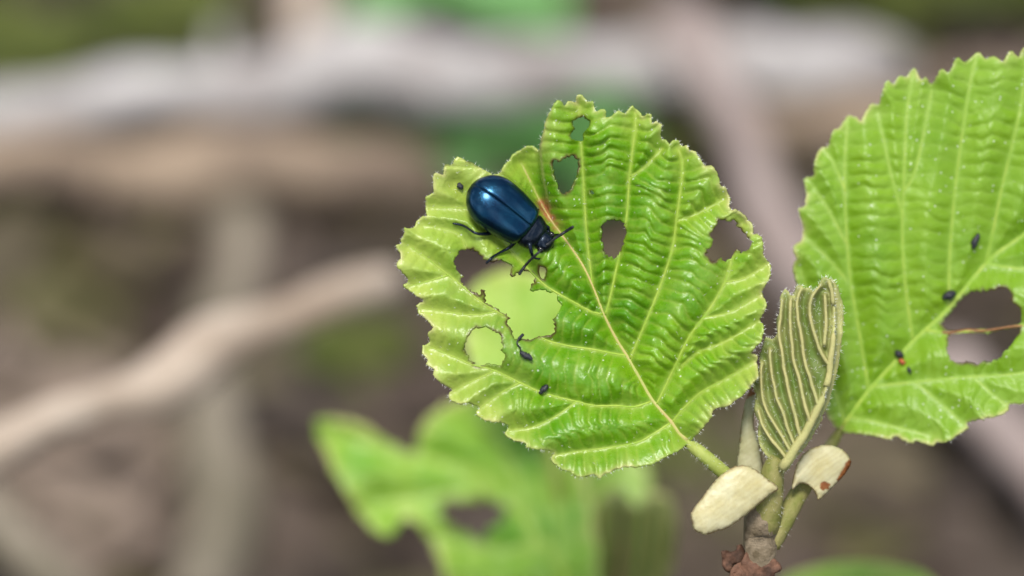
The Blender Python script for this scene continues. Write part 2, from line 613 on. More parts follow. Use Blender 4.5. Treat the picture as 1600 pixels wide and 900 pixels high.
def branch(name, path, radii, mat, label, cat='branch', group=None, knots=(), seed=1):
    """path: (px, py, height over the ground) control points"""
    ctrl = [ground_point(*p) for p in path]
    arr = catmull(np.array([tuple(c) + (r,) for c, r in zip(ctrl, radii)]), 0.22)
    pts = [Vector(a[:3]) for a in arr]
    rad = [max(0.02, a[3]) * (1 + 0.38 * noise.noise((i * 0.28, seed * 3.1, 0))) for i, a in enumerate(arr)]
    pts = [p + Vector((noise.noise((i * .2, seed, 1)), noise.noise((i * .2, seed, 5)), noise.noise((i * .2, seed, 9)))) * 0.16 for i, p in enumerate(pts)]
    V, F = tube(pts, rad, 12, rough=0.05, seed=seed)
    root = empty(name, pts[0])
    make('wood', V, F, mat, root)
    for kx, (t, out, rr) in enumerate(knots):
        i = int(t * (len(pts) - 1))
        d = Vector(out).normalized()
        tv, tf = tube([pts[i], pts[i] + d * rad[i] * 1.3, pts[i] + d * rad[i] * 2.2 + Vector((0, 0, 0.05))], [rr, rr * 0.85, rr * 0.6], 8, rough=0.1, seed=kx)
        make('side_twig', tv, tf, mat, root)
    tag(root, label, cat, group)
    return root


branch('fallen_branch', [(-420, 210, 0.9), (-60, 178, 1.0), (300, 140, 1.1), (560, 108, 1.2), (800, 118, 1.1), (1050, 108, 1.0), (1290, 98, 0.9), (1405, 102, 0.8)],
       [0.24, 0.23, 0.30, 0.42, 0.36, 0.33, 0.33, 0.22], M['log_pale'],
       'long pale grey weathered branch lying right across the litter', knots=((0.42, (0, 1, 0.4), 0.12), (0.6, (0.2, -1, 0.3), 0.1)), seed=1)
branch('fallen_branch', [(-420, 275, 0.5), (-60, 262, 0.55), (200, 258, 0.6), (430, 262, 0.6), (600, 270, 0.5), (690, 276, 0.4)],
       [0.34, 0.34, 0.35, 0.36, 0.33, 0.22], M['log_tan'],
       'thick tan brown branch lying just below the long pale branch', knots=((0.55, (0, -1, 0.3), 0.12),), seed=2)
branch('fallen_branch', [(-420, 905, 5.6), (-40, 722, 5.2), (240, 590, 4.8), (430, 505, 4.5), (610, 440, 4.1)],
       [0.22, 0.225, 0.24, 0.22, 0.15], M['log_sand'],
       'sandy bare branch slanting up out of the litter', seed=3)
branch('fallen_branch', [(1060, 30, 1.4), (1110, 120, 1.4), (1165, 240, 1.3), (1230, 370, 1.1), (1300, 520, 0.9)],
       [0.26, 0.30, 0.30, 0.30, 0.28], M['log_pink'],
       'rosy grey branch crossing the end of the pale branch', seed=4)
branch('fallen_branch', [(1470, 560, 1.3), (1560, 660, 1.2), (1660, 790, 1.1), (1780, 930, 1.0)],
       [0.26, 0.28, 0.28, 0.27], M['log_pink'],
       'short rosy grey branch under the wide right hand leaf', seed=5)
branch('fallen_branch', [(478, -140, 0.7), (478, -40, 0.8), (470, 60, 0.9)],
       [0.3, 0.3, 0.25], M['log_sand'],
       'beige stub of wood behind the long pale branch', seed=6)
branch('fallen_branch', [(1180, 190, 0.5), (1290, 190, 0.5), (1430, 205, 0.5), (1560, 230, 0.4)],
       [0.25, 0.3, 0.3, 0.25], M['log_tan'],
       'brown branch between the rosy branch and the right hand leaf', seed=10)
branch('dry_stalk', [(372, 330, 0.3), (362, 450, 0.2), (335, 600, 0.3), (342, 760, 0.3), (325, 950, 0.2)],
       [0.26, 0.30, 0.30, 0.36, 0.34], M['stalk'],
       'grey olive dry stalk standing behind the sandy slanting branch', 'stalk', seed=7)
branch('dry_stalk', [(-120, 720, 2.0), (-20, 800, 2.0), (60, 870, 1.9), (170, 990, 1.7)],
       [0.2, 0.22, 0.22, 0.2], M['stalk'],
       'grey olive dry stalk lying below the sandy slanting branch', 'stalk', seed=8)


def ground_plant(name, px, py, h, nleaf, size, mat, label, seed, group='green plants on the ground', spread=1.0):
    r = random.Random(seed)
    base = ground_point(px, py + 40, 0)
    root = empty(name, base)
    top = base + Vector((r.uniform(-.2, .2), r.uniform(-.2, .2), h))
    tv, tf = tube([base - Vector((0, 0, .3)), base.lerp(top, .5), top], [.06, .05, .04], 6)
    make('stem', tv, tf, mat, root)
    for k in range(nleaf):
        a = k * 2.4 + r.uniform(-.4, .4)
        L = size * r.uniform(.8, 1.15)
        W = L * r.uniform(.34, .46)
        st = base.lerp(top, r.uniform(.6, 1.0))
        d = Vector((math.cos(a), math.sin(a), r.uniform(.0, .5))).normalized()
        sdv = d.cross(Vector((0, 0, 1))).normalized()
        nz = sdv.cross(d)
        V, F = [], []
        n = 10
        for i in range(n + 1):
            t = i / n
            w = W * math.sin(math.pi * min(1, t ** .8)) ** .8 * (1 + .06 * (-1) ** i) + .01
            p = st + d * (L * spread * t) - Vector((0, 0, 1)) * (.25 * L * t * t)
            for b in (-1, -.5, 0, .5, 1):
                V.append(p + sdv * (b * w) + nz * (.22 * w * abs(b) + .03 * math.sin(i * 2.1) * abs(b)))
        for i in range(n):
            for b in range(4):
                F.append((i * 5 + b, i * 5 + b + 1, i * 5 + 6 + b, i * 5 + 5 + b))
        make('leaf', V, F, mat, root, thick=.012)
    tag(root, label, 'plant', group)


ground_plant('ground_plant', 745, -10, 1.2, 6, 1.6, M['plant_pale'], 'bright pale green seedling behind the middle of the pale branch', 1)
ground_plant('ground_plant', 1150, -30, 1.0, 6, 1.1, M['plant_pale'], 'bright green seedling behind the thick end of the pale branch', 2)
ground_plant('ground_plant', 1370, -10, 0.8, 6, 1.2, M['plant_olive'], 'olive green seedling behind the blunt end of the pale branch', 3)
ground_plant('ground_plant', 1540, -20, 0.9, 7, 1.3, M['plant_olive'], 'olive green seedling above the wide right hand leaf', 4)
ground_plant('ground_plant', 720, 225, 0.7, 7, 1.0, M['plant'], 'dark green seedling between the pale branch and the beetle', 5)
ground_plant('ground_plant', 890, 290, 1.0, 6, 0.9, M['plant'], 'fresh green seedling showing through a hole near the leaf top', 6)
ground_plant('ground_plant', 560, 205, 0.4, 5, 0.6, M['plant'], 'small dark green seedling squeezed between the pale and tan branches', 7)
ground_plant('ground_plant', 30, 90, 0.5, 6, 1.1, M['plant_olive'], 'dull olive seedling behind the thin end of the pale branch', 8)
ground_plant('ground_plant', 260, 30, 0.5, 6, 1.0, M['plant_olive'], 'dull olive seedling beside the beige stub of wood', 9)
ground_plant('ground_plant', 560, 545, 0.3, 5, 0.7, M['plant_olive'], 'dull olive seedling under the tip of the sandy slanting branch', 10)
ground_plant('ground_plant', 1050, 215, 0.5, 5, 0.8, M['plant_olive'], 'small olive seedling left of the rosy branch', 11)
ground_plant('ground_plant', 1085, 715, 0.4, 6, 0.9, M['plant_olive'], 'dull olive seedling on the soil beneath the leaf stalk', 12)

# ------------------------------------------------------------------ leaves
class Leaf:
    """A leaf blade with veins: all lengths in photograph pixels at the plane of focus."""
    def __init__(self, outline, holes, veins, base, depth=0.0, pillow=7, ripple=5, period=16, spacing=2.7, seed=1,
                 mode='pucker', reach=13.0, rust=None, k=1.0, edge_amp=0.6, amp=None, pale=None, fold=None):
        self.fold = fold
        self.k = k
        self.pale = pale or (lambda x, y: 0.0)
        self.amp = amp or (lambda x, y: 1.0)
        self.veins = [catmull(v[0], 7 * k) for v in veins]
        if mode == 'pleat':
            self.veins = [v + 2.6 * k * np.stack([fnoise(v, 30 * k, seed + 1), fnoise(v, 30 * k, seed + 2)], 1) for v in self.veins]
        self.vr = [v[1] for v in veins]
        self.base, self.depth, self.seed, self.mode, self.reach = base, depth, seed, mode, reach
        self.pillow, self.ripple, self.period, self.rust = pillow, ripple, period, rust
        step = spacing * 0.95
        self.outline = catmull(outline, step, True)
        self.holes = [catmull(h, step, True) for h in holes]
        # ragged edges
        r = np.random.default_rng(seed)
        self.outline += r.normal(0, edge_amp, self.outline.shape)
        self.holes = [h + r.normal(0, edge_amp * 1.8, h.shape) for h in self.holes]
        self.spacing = spacing
        # ribs run on from vein to vein: match the phase of each vein to the neighbour it shares most ground with
        lo, hi = self.outline.min(0), self.outline.max(0)
        q = r.uniform(lo, hi, (2500, 2))
        q = q[inside(q, self.outline)]
        D, S = [], []
        for v in self.veins:
            d, a, _ = seg_dist(q, v)
            D.append(d); S.append(a)
        self.off = [0.0] * len(self.veins)
        for i in range(2, len(self.veins)):
            best, bn = 0.0, 3
            for j in range(1, i):
                m = (np.abs(D[i] - D[j]) < 8 * k) & (np.minimum(D[i], D[j]) < 45 * k)
                if m.sum() > bn:
                    bn, best = m.sum(), np.median(S[j][m] + self.off[j] - S[i][m])
            self.off[i] = best

    def height(self, pts):
        pts = np.atleast_2d(np.asarray(pts, float))
        ds, ph = [], []
        nz = fnoise(pts, 30 * self.k, self.seed)
        nz2 = fnoise(pts, 75 * self.k, self.seed + 4)
        for i, v in enumerate(self.veins):
            d, s, side = seg_dist(pts, v)
            ds.append(d)
            ph.append(s - d * 0.12 + self.off[i])
        ds = np.array(ds); ph = np.array(ph)
        d1 = ds.min(0)
        if self.mode == 'pucker':
            wt = np.exp(-(ds - (ds[1:] if len(ds) > 1 else ds).min(0)) / (5 * self.k))
            if len(ds) > 1: wt[0] = 0.0
            wt /= wt.sum(0) + 1e-9
            phase = (wt * ph).sum(0) * 2 * math.pi / self.period
            ri = np.random.default_rng(self.seed + 5)
            jog = (wt * ri.uniform(-1.0, 1.0, len(self.veins))[:, None]).sum(0)
            sn = np.abs(np.sin(phase / 2 + jog + 0.8 * nz + 1.3 * nz2))
            self.groove = np.exp(-(sn / 0.26) ** 2) * (1 - np.exp(-(d1 / (7 * self.k)) ** 2))
            rib = sn ** 0.95
            rib = rib * np.clip(0.95 + 0.9 * fnoise(pts, 24 * self.k, self.seed + 7) + 0.5 * nz, 0.15, 1.6)
            rib = rib + 0.30 * fnoise(pts, 16 * self.k, self.seed + 2) + 0.07 * fnoise(pts, 7 * self.k, self.seed + 3)
            env = 1 - np.exp(-(d1 / (6 * self.k)) ** 2)
            amp = np.clip(0.9 + 1.0 * nz2, 0.3, 1.5) * self.amp(pts[:, 0], pts[:, 1])
            h = self.pillow * (1 - np.exp(-(d1 / self.reach) ** 2)) + self.ripple * rib * env * amp
        else:
            self.groove = 0.0                                        # pleats: every vein rides on a ridge
            h = self.pillow * np.exp(-(d1 / self.reach) ** 2) + self.ripple * nz
        return h + 4 * nz2 * self.k + self.base(pts[:, 0], pts[:, 1]), d1

    def world(self, px, py, extra=0.0):
        h = self.height([(px, py)])[0][0] + extra
        return P(px, py, self.depth + h * U)

    def build(self, parent, mat, name='leaf', veinmat=None, midmat=None, thick=0.014, fuzz=0, label=None, chew=True, vein_names=True, rim_w=3.4, pale_w=26):
        v, f = cdt(self.outline, self.holes, self.spacing)
        h, d1 = self.height(v)
        groove = self.groove
        do = seg_dist(v, self.outline, True)[0]
        dh = np.full(len(v), 1e9)
        for ho in self.holes:
            dh = np.minimum(dh, seg_dist(v, ho, True)[0])
        nz = fnoise(v, 26 * self.k, self.seed + 9)
        k = self.k
        at = {
            'vein': np.clip((0.75 if self.mode == 'pucker' else 0.95) * np.exp(-(d1 / ((3.2 if self.mode == 'pucker' else 4.8) * k)) ** 2) + 0.38 * groove, 0, 1),
            'rim': np.clip(0.7 * np.exp(-(do / (rim_w * k)) ** 2) * (0.8 + 0.9 * nz) + 0.25 * np.exp(-(do / (9 * k))) * (nz > 0.1), 0, 1),
            'chew': np.clip(1.1 * np.exp(-(dh / (2.7 * k)) ** 2) * (0.55 + 1.3 * nz), 0, 1) if chew else np.zeros(len(v)),
            'pale': np.clip(0.55 * np.exp(-do / (pale_w * k)) + 0.15 * np.exp(-(d1 / (9 * k)) ** 2) + 0.3 * nz + self.pale(v[:, 0], v[:, 1]), 0, 1),
            'rust': np.zeros(len(v)) if self.rust is None else np.clip(np.exp(-(seg_dist(v, np.array(self.rust[:3]))[0] / self.rust[3]) ** 2) * (0.75 + 1.6 * fnoise(v, 9, 3)), 0, 0.9),
        }
        if self.fold is not None:
            at['rim'] = np.maximum(at['rim'], 0.75 * np.exp(-(seg_dist(v, np.array(self.fold))[0] / 1.8) ** 2))
        W = Pn(v[:, 0], v[:, 1], self.depth + h * U)
        o = make(name, W, f, mat, parent, attrs=at, thick=thick)
        if label: o['label'] = label
        if veinmat is not None:
            for i, line in enumerate(self.veins):
                ok = inside(line, self.outline)
                dmin = np.full(len(line), 9.0)
                for ho in self.holes:
                    ok &= ~inside(line, ho)
                hh, _ = self.height(line)
                n = len(line)
                run = []
                runs = []
                for j in range(n):
                    if ok[j]:
                        run.append(j)
                    elif run:
                        runs.append(run); run = []
                if run: runs.append(run)
                for run in runs:
                    if len(run) < 3:
                        continue
                    r0, r1 = self.vr[i]
                    rad = [(r0 + (r1 - r0) * (j / (n - 1)) ** 0.8) for j in run]
                    pts = [P(line[j][0], line[j][1], self.depth + (hh[j] - 0.45 * q) * U) for j, q in zip(run, rad)]
                    rad = [q * U * (1 + (0.3 if self.mode == 'pleat' else 0.16) * noise.noise((j * 0.7, i, self.seed))) for j, q in zip(run, rad)]
                    rad[-1] *= 0.4
                    tv, tf = tube(pts, rad, 7)
                    make('midrib' if i == 0 else 'vein', tv, tf, midmat if i == 0 and midmat else veinmat, o)
        if fuzz:
            b = Bag()
            r = random.Random(self.seed)
            m = len(self.outline)
            ho_, _ = self.height(self.outline)
            for _ in range(fuzz):
                j = r.randrange(m)
                p, q = self.outline[j], self.outline[(j + 1) % m]
                e = Vector((q[0] - p[0], -(q[1] - p[1]), 0))
                if e.length < 1e-6: continue
                e.normalize()
                pt = Vector((p[0], p[1], 0))
                # outward normal
                nx, ny = (q[1] - p[1]), -(q[0] - p[0])
                l = math.hypot(nx, ny)
                if inside(np.array([[p[0] + nx / l * 3, p[1] + ny / l * 3]]), self.outline)[0]:
                    nx, ny = -nx, -ny
                d = RIGHT * (nx / l + r.uniform(-.6, .6)) + UP * (-ny / l + r.uniform(-.6, .6)) + BACK * r.uniform(-.3, .7)
                b.add(hair(P(p[0], p[1], self.depth + (ho_[j] - 1) * U), d, r.uniform(3, 7) * U, 0.3 * U))
            idx = [r.randrange(len(v)) for _ in range(int(fuzz * 1.6))]
            for j in idx:
                if self.mode == 'pucker' and d1[j] > 7 and r.random() < 0.75: continue
                d = BACK * r.uniform(.15, .6) + RIGHT * r.uniform(-1, 1) + UP * r.uniform(-1, 1)
                b.add(hair(Vector(W[j]), d, r.uniform(4, 8) * U, 0.24 * U))
            ho2 = make('hair', b.V, b.F, M['hair'], o, smooth=False)
            ho2['kind'] = 'stuff'
        return o


# ---- the sharp chewed leaf
OUT1 = [(781, 270), (770, 272), (752, 263), (741, 256), (736, 252), (731, 253), (715, 245), (706, 257), (698, 256), (693, 262), (693, 273), (681, 271), (677, 277), (677, 301),
        (666, 310), (666, 329), (667, 337), (658, 341), (652, 347), (648, 355), (631, 357), (632, 365), (627, 376), (629, 380), (620, 384), (628, 401), (620, 414),
        (638, 438), (632, 448), (656, 465), (661, 471), (652, 478), (656, 490), (664, 496), (677, 511), (669, 522), (672, 534), (661, 543), (662, 553), (668, 562),
        (666, 568), (678, 577), (677, 585), (688, 598), (706, 608), (701, 614), (703, 622), (716, 630), (733, 630), (749, 637), (744, 642), (749, 651), (764, 658),
        (789, 662), (794, 667), (790, 678), (803, 687), (822, 692), (824, 699), (851, 703), (867, 707), (862, 717), (876, 731), (892, 737), (897, 744), (908, 745),
        (929, 742), (936, 748), (943, 742), (952, 739), (973, 730), (993, 729), (1018, 725), (1044, 712), (1062, 703), (1073, 694), (1086, 682), (1097, 670), (1111, 653), (1113, 644),
        (1119, 638), (1136, 635), (1154, 622), (1167, 610), (1183, 589), (1184, 578), (1182, 567), (1183, 558), (1174, 553), (1184, 539), (1191, 529), (1192, 508),
        (1187, 501), (1194, 485), (1196, 471), (1190, 458), (1202, 433), (1203, 421), (1200, 408), (1194, 403), (1193, 391), (1192, 380), (1190, 371), (1183, 365),
        (1177, 366), (1174, 350), (1167, 345), (1163, 338), (1154, 331), (1140, 325), (1139, 311), (1133, 293), (1127, 292), (1122, 274), (1115, 261), (1108, 258),
        (1102, 260), (1094, 249), (1084, 236), (1077, 238), (1072, 227), (1064, 229), (1061, 222), (1053, 221), (1047, 227), (1040, 220), (1032, 215), (1033, 195),
        (1027, 191), (1019, 192), (1017, 181), (1011, 178), (1004, 183), (989, 167), (978, 177), (965, 173), (955, 182), (946, 183), (947, 175), (941, 170), (930, 174), (925, 159), (917, 160),
        (907, 149), (901, 153), (900, 161), (889, 159), (883, 166), (877, 158), (869, 158), (861, 170), (853, 188), (848, 207), (843, 225), (841, 236), (832, 229), (821, 231),
        (811, 238), (802, 243), (799, 250), (789, 257)]
H1 = [(720, 391), (738, 391), (749, 398), (757, 405), (772, 407), (782, 405), (795, 409), (802, 415), (797, 429), (804, 429), (814, 423), (825, 424), (837, 435), (830, 451),
      (836, 454), (847, 451), (860, 455), (871, 461), (872, 469), (879, 477), (867, 495), (865, 520), (851, 525), (839, 526), (835, 530), (828, 532), (818, 530), (804, 528), (798, 515),
      (792, 503), (797, 498), (791, 492), (777, 483), (761, 476), (758, 469), (758, 457), (752, 455), (749, 462), (731, 451), (720, 440), (723, 431), (713, 423), (709, 412), (713, 401)]
H2 = [(745, 511), (754, 512), (760, 510), (768, 516), (779, 519), (784, 524), (783, 535), (786, 541), (784, 548), (788, 555), (786, 567), (781, 573), (766, 571), (761, 568), (750, 572), (740, 569),
      (729, 555), (725, 549), (725, 540), (733, 524), (738, 515)]
H3 = [(841, 426), (843, 418), (851, 417), (853, 428), (849, 435), (844, 433)]
H4 = [(894, 191), (901, 185), (912, 183), (919, 188), (921, 197), (914, 206), (909, 219), (894, 219), (894, 206), (898, 202)]
H5 = [(864, 250), (875, 253), (881, 247), (891, 243), (902, 245), (904, 263), (901, 279), (893, 295), (881, 303), (872, 294), (868, 283), (863, 272)]
H6 = [(941, 348), (955, 342), (975, 347), (977, 368), (972, 387), (966, 401), (954, 403), (943, 395), (943, 386), (939, 377), (939, 359)]
H7 = [(919, 299), (924, 298), (927, 302), (923, 306), (919, 303)]
H8 = [(1122, 344), (1133, 344), (1149, 345), (1154, 355), (1161, 363), (1174, 375), (1172, 386), (1163, 395), (1156, 395), (1149, 389), (1144, 401), (1135, 409), (1126, 405), (1115, 409),
      (1104, 399), (1104, 391), (1108, 387), (1115, 378), (1109, 368), (1119, 355)]
MID1 = [(1074, 688), (1061, 677), (1048, 658), (1020, 626), (1000, 592), (982, 560), (962, 528), (944, 492), (924, 442), (906, 407), (880, 370), (853, 332), (832, 290), (815, 255)]
VE1 = [(MID1, (4.6, 1.2)),
       ([(926, 446), (919, 390), (915, 343), (911, 272), (908, 222), (905, 165)], (1.6, 0.6)),
       ([(946, 492), (954, 462), (963, 420), (974, 372), (980, 330), (984, 272), (993, 194), (992, 175)], (2.3, 0.8)),
       ([(985, 560), (1012, 496), (1033, 443), (1050, 390), (1057, 343), (1066, 265), (1060, 232)], (2.3, 0.8)),
       ([(1026, 632), (1052, 578), (1077, 526), (1107, 485), (1133, 440), (1146, 392), (1158, 350)], (2.3, 0.8)),
       ([(1050, 660), (1070, 636), (1096, 613), (1130, 594), (1179, 566)], (2.1, 0.7)),
       ([(1062, 575), (1092, 549), (1130, 535), (1182, 504)], (1.3, 0.5)),
       ([(1098, 497), (1140, 488), (1186, 463)], (1.3, 0.5)),
       ([(1134, 441), (1165, 434), (1196, 414)], (1.3, 0.5)),
       ([(1057, 345), (1085, 335), (1130, 312)], (1.3, 0.5)),
       ([(984, 276), (1006, 262), (1034, 232)], (1.2, 0.5)),
       ([(942, 491), (926, 488), (905, 477), (869, 457), (848, 443), (825, 420), (801, 395), (780, 370), (745, 330), (712, 290)], (2.3, 0.7)),
       ([(980, 556), (950, 551), (926, 546), (885, 540), (850, 530), (820, 510), (789, 494), (752, 472), (720, 445), (675, 410), (640, 385)], (2.3, 0.8)),
       ([(1016, 628), (990, 636), (963, 634), (930, 634), (903, 628), (848, 614), (810, 597), (770, 578), (738, 570), (705, 556), (671, 542)], (2.3, 0.8)),
       ([(1046, 662), (1016, 681), (994, 692), (948, 700), (899, 706), (868, 712)], (2.1, 0.7)),
       ([(900, 628), (866, 652), (831, 668), (798, 672)], (1.6, 0.6)),
       ([(812, 598), (780, 616), (748, 640)], (1.3, 0.5)),
       ([(772, 580), (740, 595), (704, 614)], (1.2, 0.5)),
       ([(775, 487), (735, 492), (660, 482)], (1.2, 0.5)),
       ([(700, 430), (668, 440), (638, 448)], (1.5, 0.7)),
       ([(742, 326), (705, 325), (672, 325)], (1.3, 0.5)),
       ([(720, 450), (730, 400), (715, 365), (660, 352)], (1.2, 0.5))]
mid_arr = catmull(MID1, 10)


def base1(x, y):
    p = np.stack([x, y], 1)
    d, s, side = seg_dist(p, mid_arr)
    right = side > 0 if MID_SIGN else side < 0
    # folded along the midrib, both halves rising towards the viewer, curving back near the margin
    h = np.where(right, 0.30 * d - 0.00075 * d * d, 0.26 * d - 0.00065 * d * d)
    # the leaf tip left of the crease is tucked behind the right half
    crease = np.interp(y, [140, 236, 280, 330, 368], [846, 842, 847, 857, 880])
    tip = 1 / (1 + np.exp((x - crease) / 1.6)) * np.clip((352 - y) / 30, 0, 1) * np.clip((np.interp(x, [770, 857], [262, 338]) - y) / 10, 0, 1)
    roll = np.exp(-((x - crease - 5) / 7) ** 2) * np.clip((345 - y) / 40, 0, 1)
    return h - 46 * tip - 2 * roll + 10 * np.exp(-((x - crease - 22) / 12) ** 2) * np.clip((345 - y) / 40, 0, 1)


MID_SIGN = True
_s = seg_dist(np.array([[1100.0, 400.0]]), mid_arr)[2][0]
MID_SIGN = _s > 0
leaf1 = Leaf(OUT1, [H1, H2, H3, H4, H5, H6, H7, H8], VE1, base1, pillow=19.0, ripple=6.2, period=17.5, seed=3, reach=19, amp=lambda x, y: np.interp(x, [620, 800, 880, 960], [0.3, 0.4, 0.7, 1.0]), fold=((844, 236), (849, 280), (859, 326)), rust=((847, 318), (856, 332), (868, 350), 8), pale=lambda x, y: np.interp(x, [620, 760, 860, 1000, 1200], [0.55, 0.4, -0.1, -0.05, 0.2]))

# ---- the wide right-hand leaf
OUT2 = [(1598, 77), (1592, 90), (1580, 80), (1568, 96), (1558, 90), (1550, 88), (1540, 92), (1528, 82), (1518, 90), (1508, 97), (1496, 90), (1484, 112), (1475, 110), (1468, 110), (1456, 132),
        (1448, 122), (1438, 124), (1428, 107), (1416, 120), (1406, 118), (1396, 132), (1386, 126), (1378, 146), (1372, 164), (1360, 164), (1346, 188), (1338, 184),
        (1324, 182), (1312, 200), (1302, 204), (1294, 228), (1282, 232), (1274, 252), (1270, 276), (1258, 278), (1260, 300), (1258, 322), (1248, 326), (1254, 356),
        (1252, 376), (1240, 384), (1244, 404), (1240, 420), (1246, 445), (1244, 470), (1253, 500), (1255, 530), (1266, 560), (1270, 595), (1284, 620), (1292, 645), (1302, 664), (1316, 674), (1328, 676), (1345, 677), (1368, 680),
        (1392, 686), (1396, 680), (1410, 685), (1424, 692), (1430, 688), (1456, 696), (1462, 690), (1476, 691), (1496, 680), (1512, 668), (1510, 660), (1540, 654), (1558, 650), (1576, 640), (1578, 632), (1598, 632),
        (1622, 622), (1640, 606), (1672, 594), (1690, 566), (1722, 545), (1736, 510), (1766, 480), (1772, 440), (1795, 400), (1798, 350), (1816, 300), (1808, 250), (1815, 205), (1790, 190), (1780, 155), (1750, 140),
        (1735, 112), (1700, 104), (1685, 84), (1655, 88), (1640, 72), (1620, 84), (1612, 74)]
H21 = [(1471, 507), (1480, 492), (1500, 468), (1516, 456), (1540, 454), (1574, 450), (1582, 472), (1592, 480), (1594, 505), (1560, 512), (1520, 516), (1486, 517)]
H22 = [(1487, 522), (1520, 521), (1560, 517), (1592, 512), (1588, 528), (1572, 548), (1556, 564), (1536, 567), (1524, 570), (1514, 565), (1500, 568), (1486, 563), (1480, 540)]
MID2 = [(1308, 678), (1324, 656), (1356, 612), (1396, 568), (1428, 532), (1472, 492), (1500, 460), (1548, 404), (1600, 366), (1700, 286), (1800, 205)]
VE2 = [(MID2, (4.6, 1.3)),
       ([(1320, 660), (1306, 616), (1280, 540), (1262, 460), (1250, 420)], (1.5, 0.6)),
       ([(1357, 608), (1344, 528), (1328, 430), (1321, 330), (1320, 260), (1324, 186)], (1.9, 0.7)),
       ([(1426, 530), (1414, 440), (1410, 360), (1412, 300), (1416, 190), (1426, 112)], (1.9, 0.7)),
       ([(1482, 478), (1484, 400), (1490, 320), (1498, 250), (1514, 140), (1526, 86)], (1.9, 0.7)),
       ([(1540, 412), (1552, 360), (1564, 300), (1592, 180), (1606, 90)], (1.9, 0.7)),
       ([(1620, 350), (1640, 280), (1660, 200), (1680, 100)], (1.8, 0.7)),
       ([(1700, 286), (1730, 220), (1745, 140)], (2.2, 0.9)),
       ([(1412, 340), (1392, 270), (1372, 175)], (1.1, 0.5)),
       ([(1322, 380), (1290, 320), (1262, 280)], (1.1, 0.5)),
       ([(1325, 440), (1290, 400), (1252, 365)], (1.1, 0.5)),
       ([(1322, 300), (1300, 250), (1286, 234)], (1.5, 0.7)),
       ([(1412, 300), (1432, 260), (1456, 140)], (1.4, 0.7)),
       ([(1330, 652), (1380, 662), (1450, 680)], (1.5, 0.6)),
       ([(1364, 604), (1410, 599), (1500, 590), (1600, 582), (1690, 556)], (1.9, 0.7)),
       ([(1446, 516), (1484, 520), (1540, 515), (1594, 509), (1660, 500), (1740, 470)], (2.6, 1.0)),
       ([(1540, 412), (1600, 420), (1680, 410), (1770, 380)], (1.8, 0.7)),
       ([(1640, 335), (1700, 335), (1790, 310)], (2.4, 0.9)),
       ([(1430, 597), (1470, 630), (1505, 662)], (1.1, 0.5)),
       ([(1520, 588), (1550, 615), (1576, 635)], (1.1, 0.5))]
mid2 = catmull(MID2, 10)
_s2 = seg_dist(np.array([[1350.0, 300.0]]), mid2)[2][0]


def base2(x, y):
    d, s, side = seg_dist(np.stack([x, y], 1), mid2)
    up = side == _s2
    return np.where(up, 0.22 * d - 0.00055 * d * d, 0.34 * d - 0.0007 * d * d) + 0.05 * (x - 1310)


leaf2 = Leaf(OUT2, [H21, H22], VE2, base2, depth=-0.62, pillow=16.0, ripple=3.0, reach=24, period=22, spacing=3.2, seed=11)

# ---- shoot: stem, leaves, folded leaf, bud scales
stem_top = P(1203, 742, -0.05)
stem_mid = P(1190, 812, -0.10)
stem_low = P(1186, 890, -0.16)
down = (stem_low - stem_mid).normalized()
foot = Vector((stem_low.x - 0.35, stem_low.y + 1.2, GZ - 0.4))
shoot = empty('alder_shoot', foot)
tag(shoot, 'young alder shoot with chewed leaves, folded new leaf and cream bud scales', 'shoot')
l1 = leaf1.build(shoot, M['leaf'], veinmat=M['vein'], midmat=M['midrib'], fuzz=420, label='sharp puckered leaf riddled with holes under the beetle')
l2 = leaf2.build(shoot, M['leaf2'], veinmat=M['vein'], midmat=M['vein'], fuzz=160, label='wide smoother leaf with one big hole crossed by a bare vein')
# the bare brown vein left across the hole
br = catmull([(1472, 519, 0), (1484, 520, 2), (1510, 516, 0), (1540, 516.5, 1), (1575, 511, 1), (1598, 509, 0)], 5)
bh = leaf2.height(br[:, :2])[0]
bh = np.linspace(bh[0], bh[-1], len(bh))
tv, tf = tube([P(a[0], a[1], leaf2.depth + (h + a[2]) * U) for a, h in zip(br, bh)], [U * (1.9 + 0.6 * noise.noise((i * 0.8, 2, 2))) for i in range(len(br))], 7, rough=0.15)
o = make('vein', tv, tf, M['vein_dry'], l2); o['label'] = 'bare brown dried vein crossing the hole'


def stalk_part(name, path, radii, mat, parent, fuzz=0, seed=1, sides=10, lab=None):
    arr = catmull(np.array([tuple(P(*p)) + (r * U,) for p, r in zip(path, radii)]), 0.03)
    pts = [Vector(a[:3]) for a in arr]
    tv, tf = tube(pts, [a[3] for a in arr], sides, rough=0.03, seed=seed)
    o = make(name, tv, tf, mat, parent)
    if lab: o['label'] = lab
    if fuzz:
        r = random.Random(seed)
        b = Bag()
        for _ in range(fuzz):
            i = r.randrange(len(pts) - 1)
            t = (pts[i + 1] - pts[i]).normalized()
            a = t.orthogonal().normalized()
            ang = r.uniform(0, 6.283)
            d = a * math.cos(ang) + t.cross(a) * math.sin(ang)
            b.add(hair(pts[i].lerp(pts[i + 1], r.random()) + d * arr[i][3] * 0.9, d + t * r.uniform(-.5, .5), r.uniform(4, 8) * U, 0.28 * U))
        h = make('hair', b.V, b.F, M['hair'], o, smooth=False)
        h['kind'] = 'stuff'
    return o


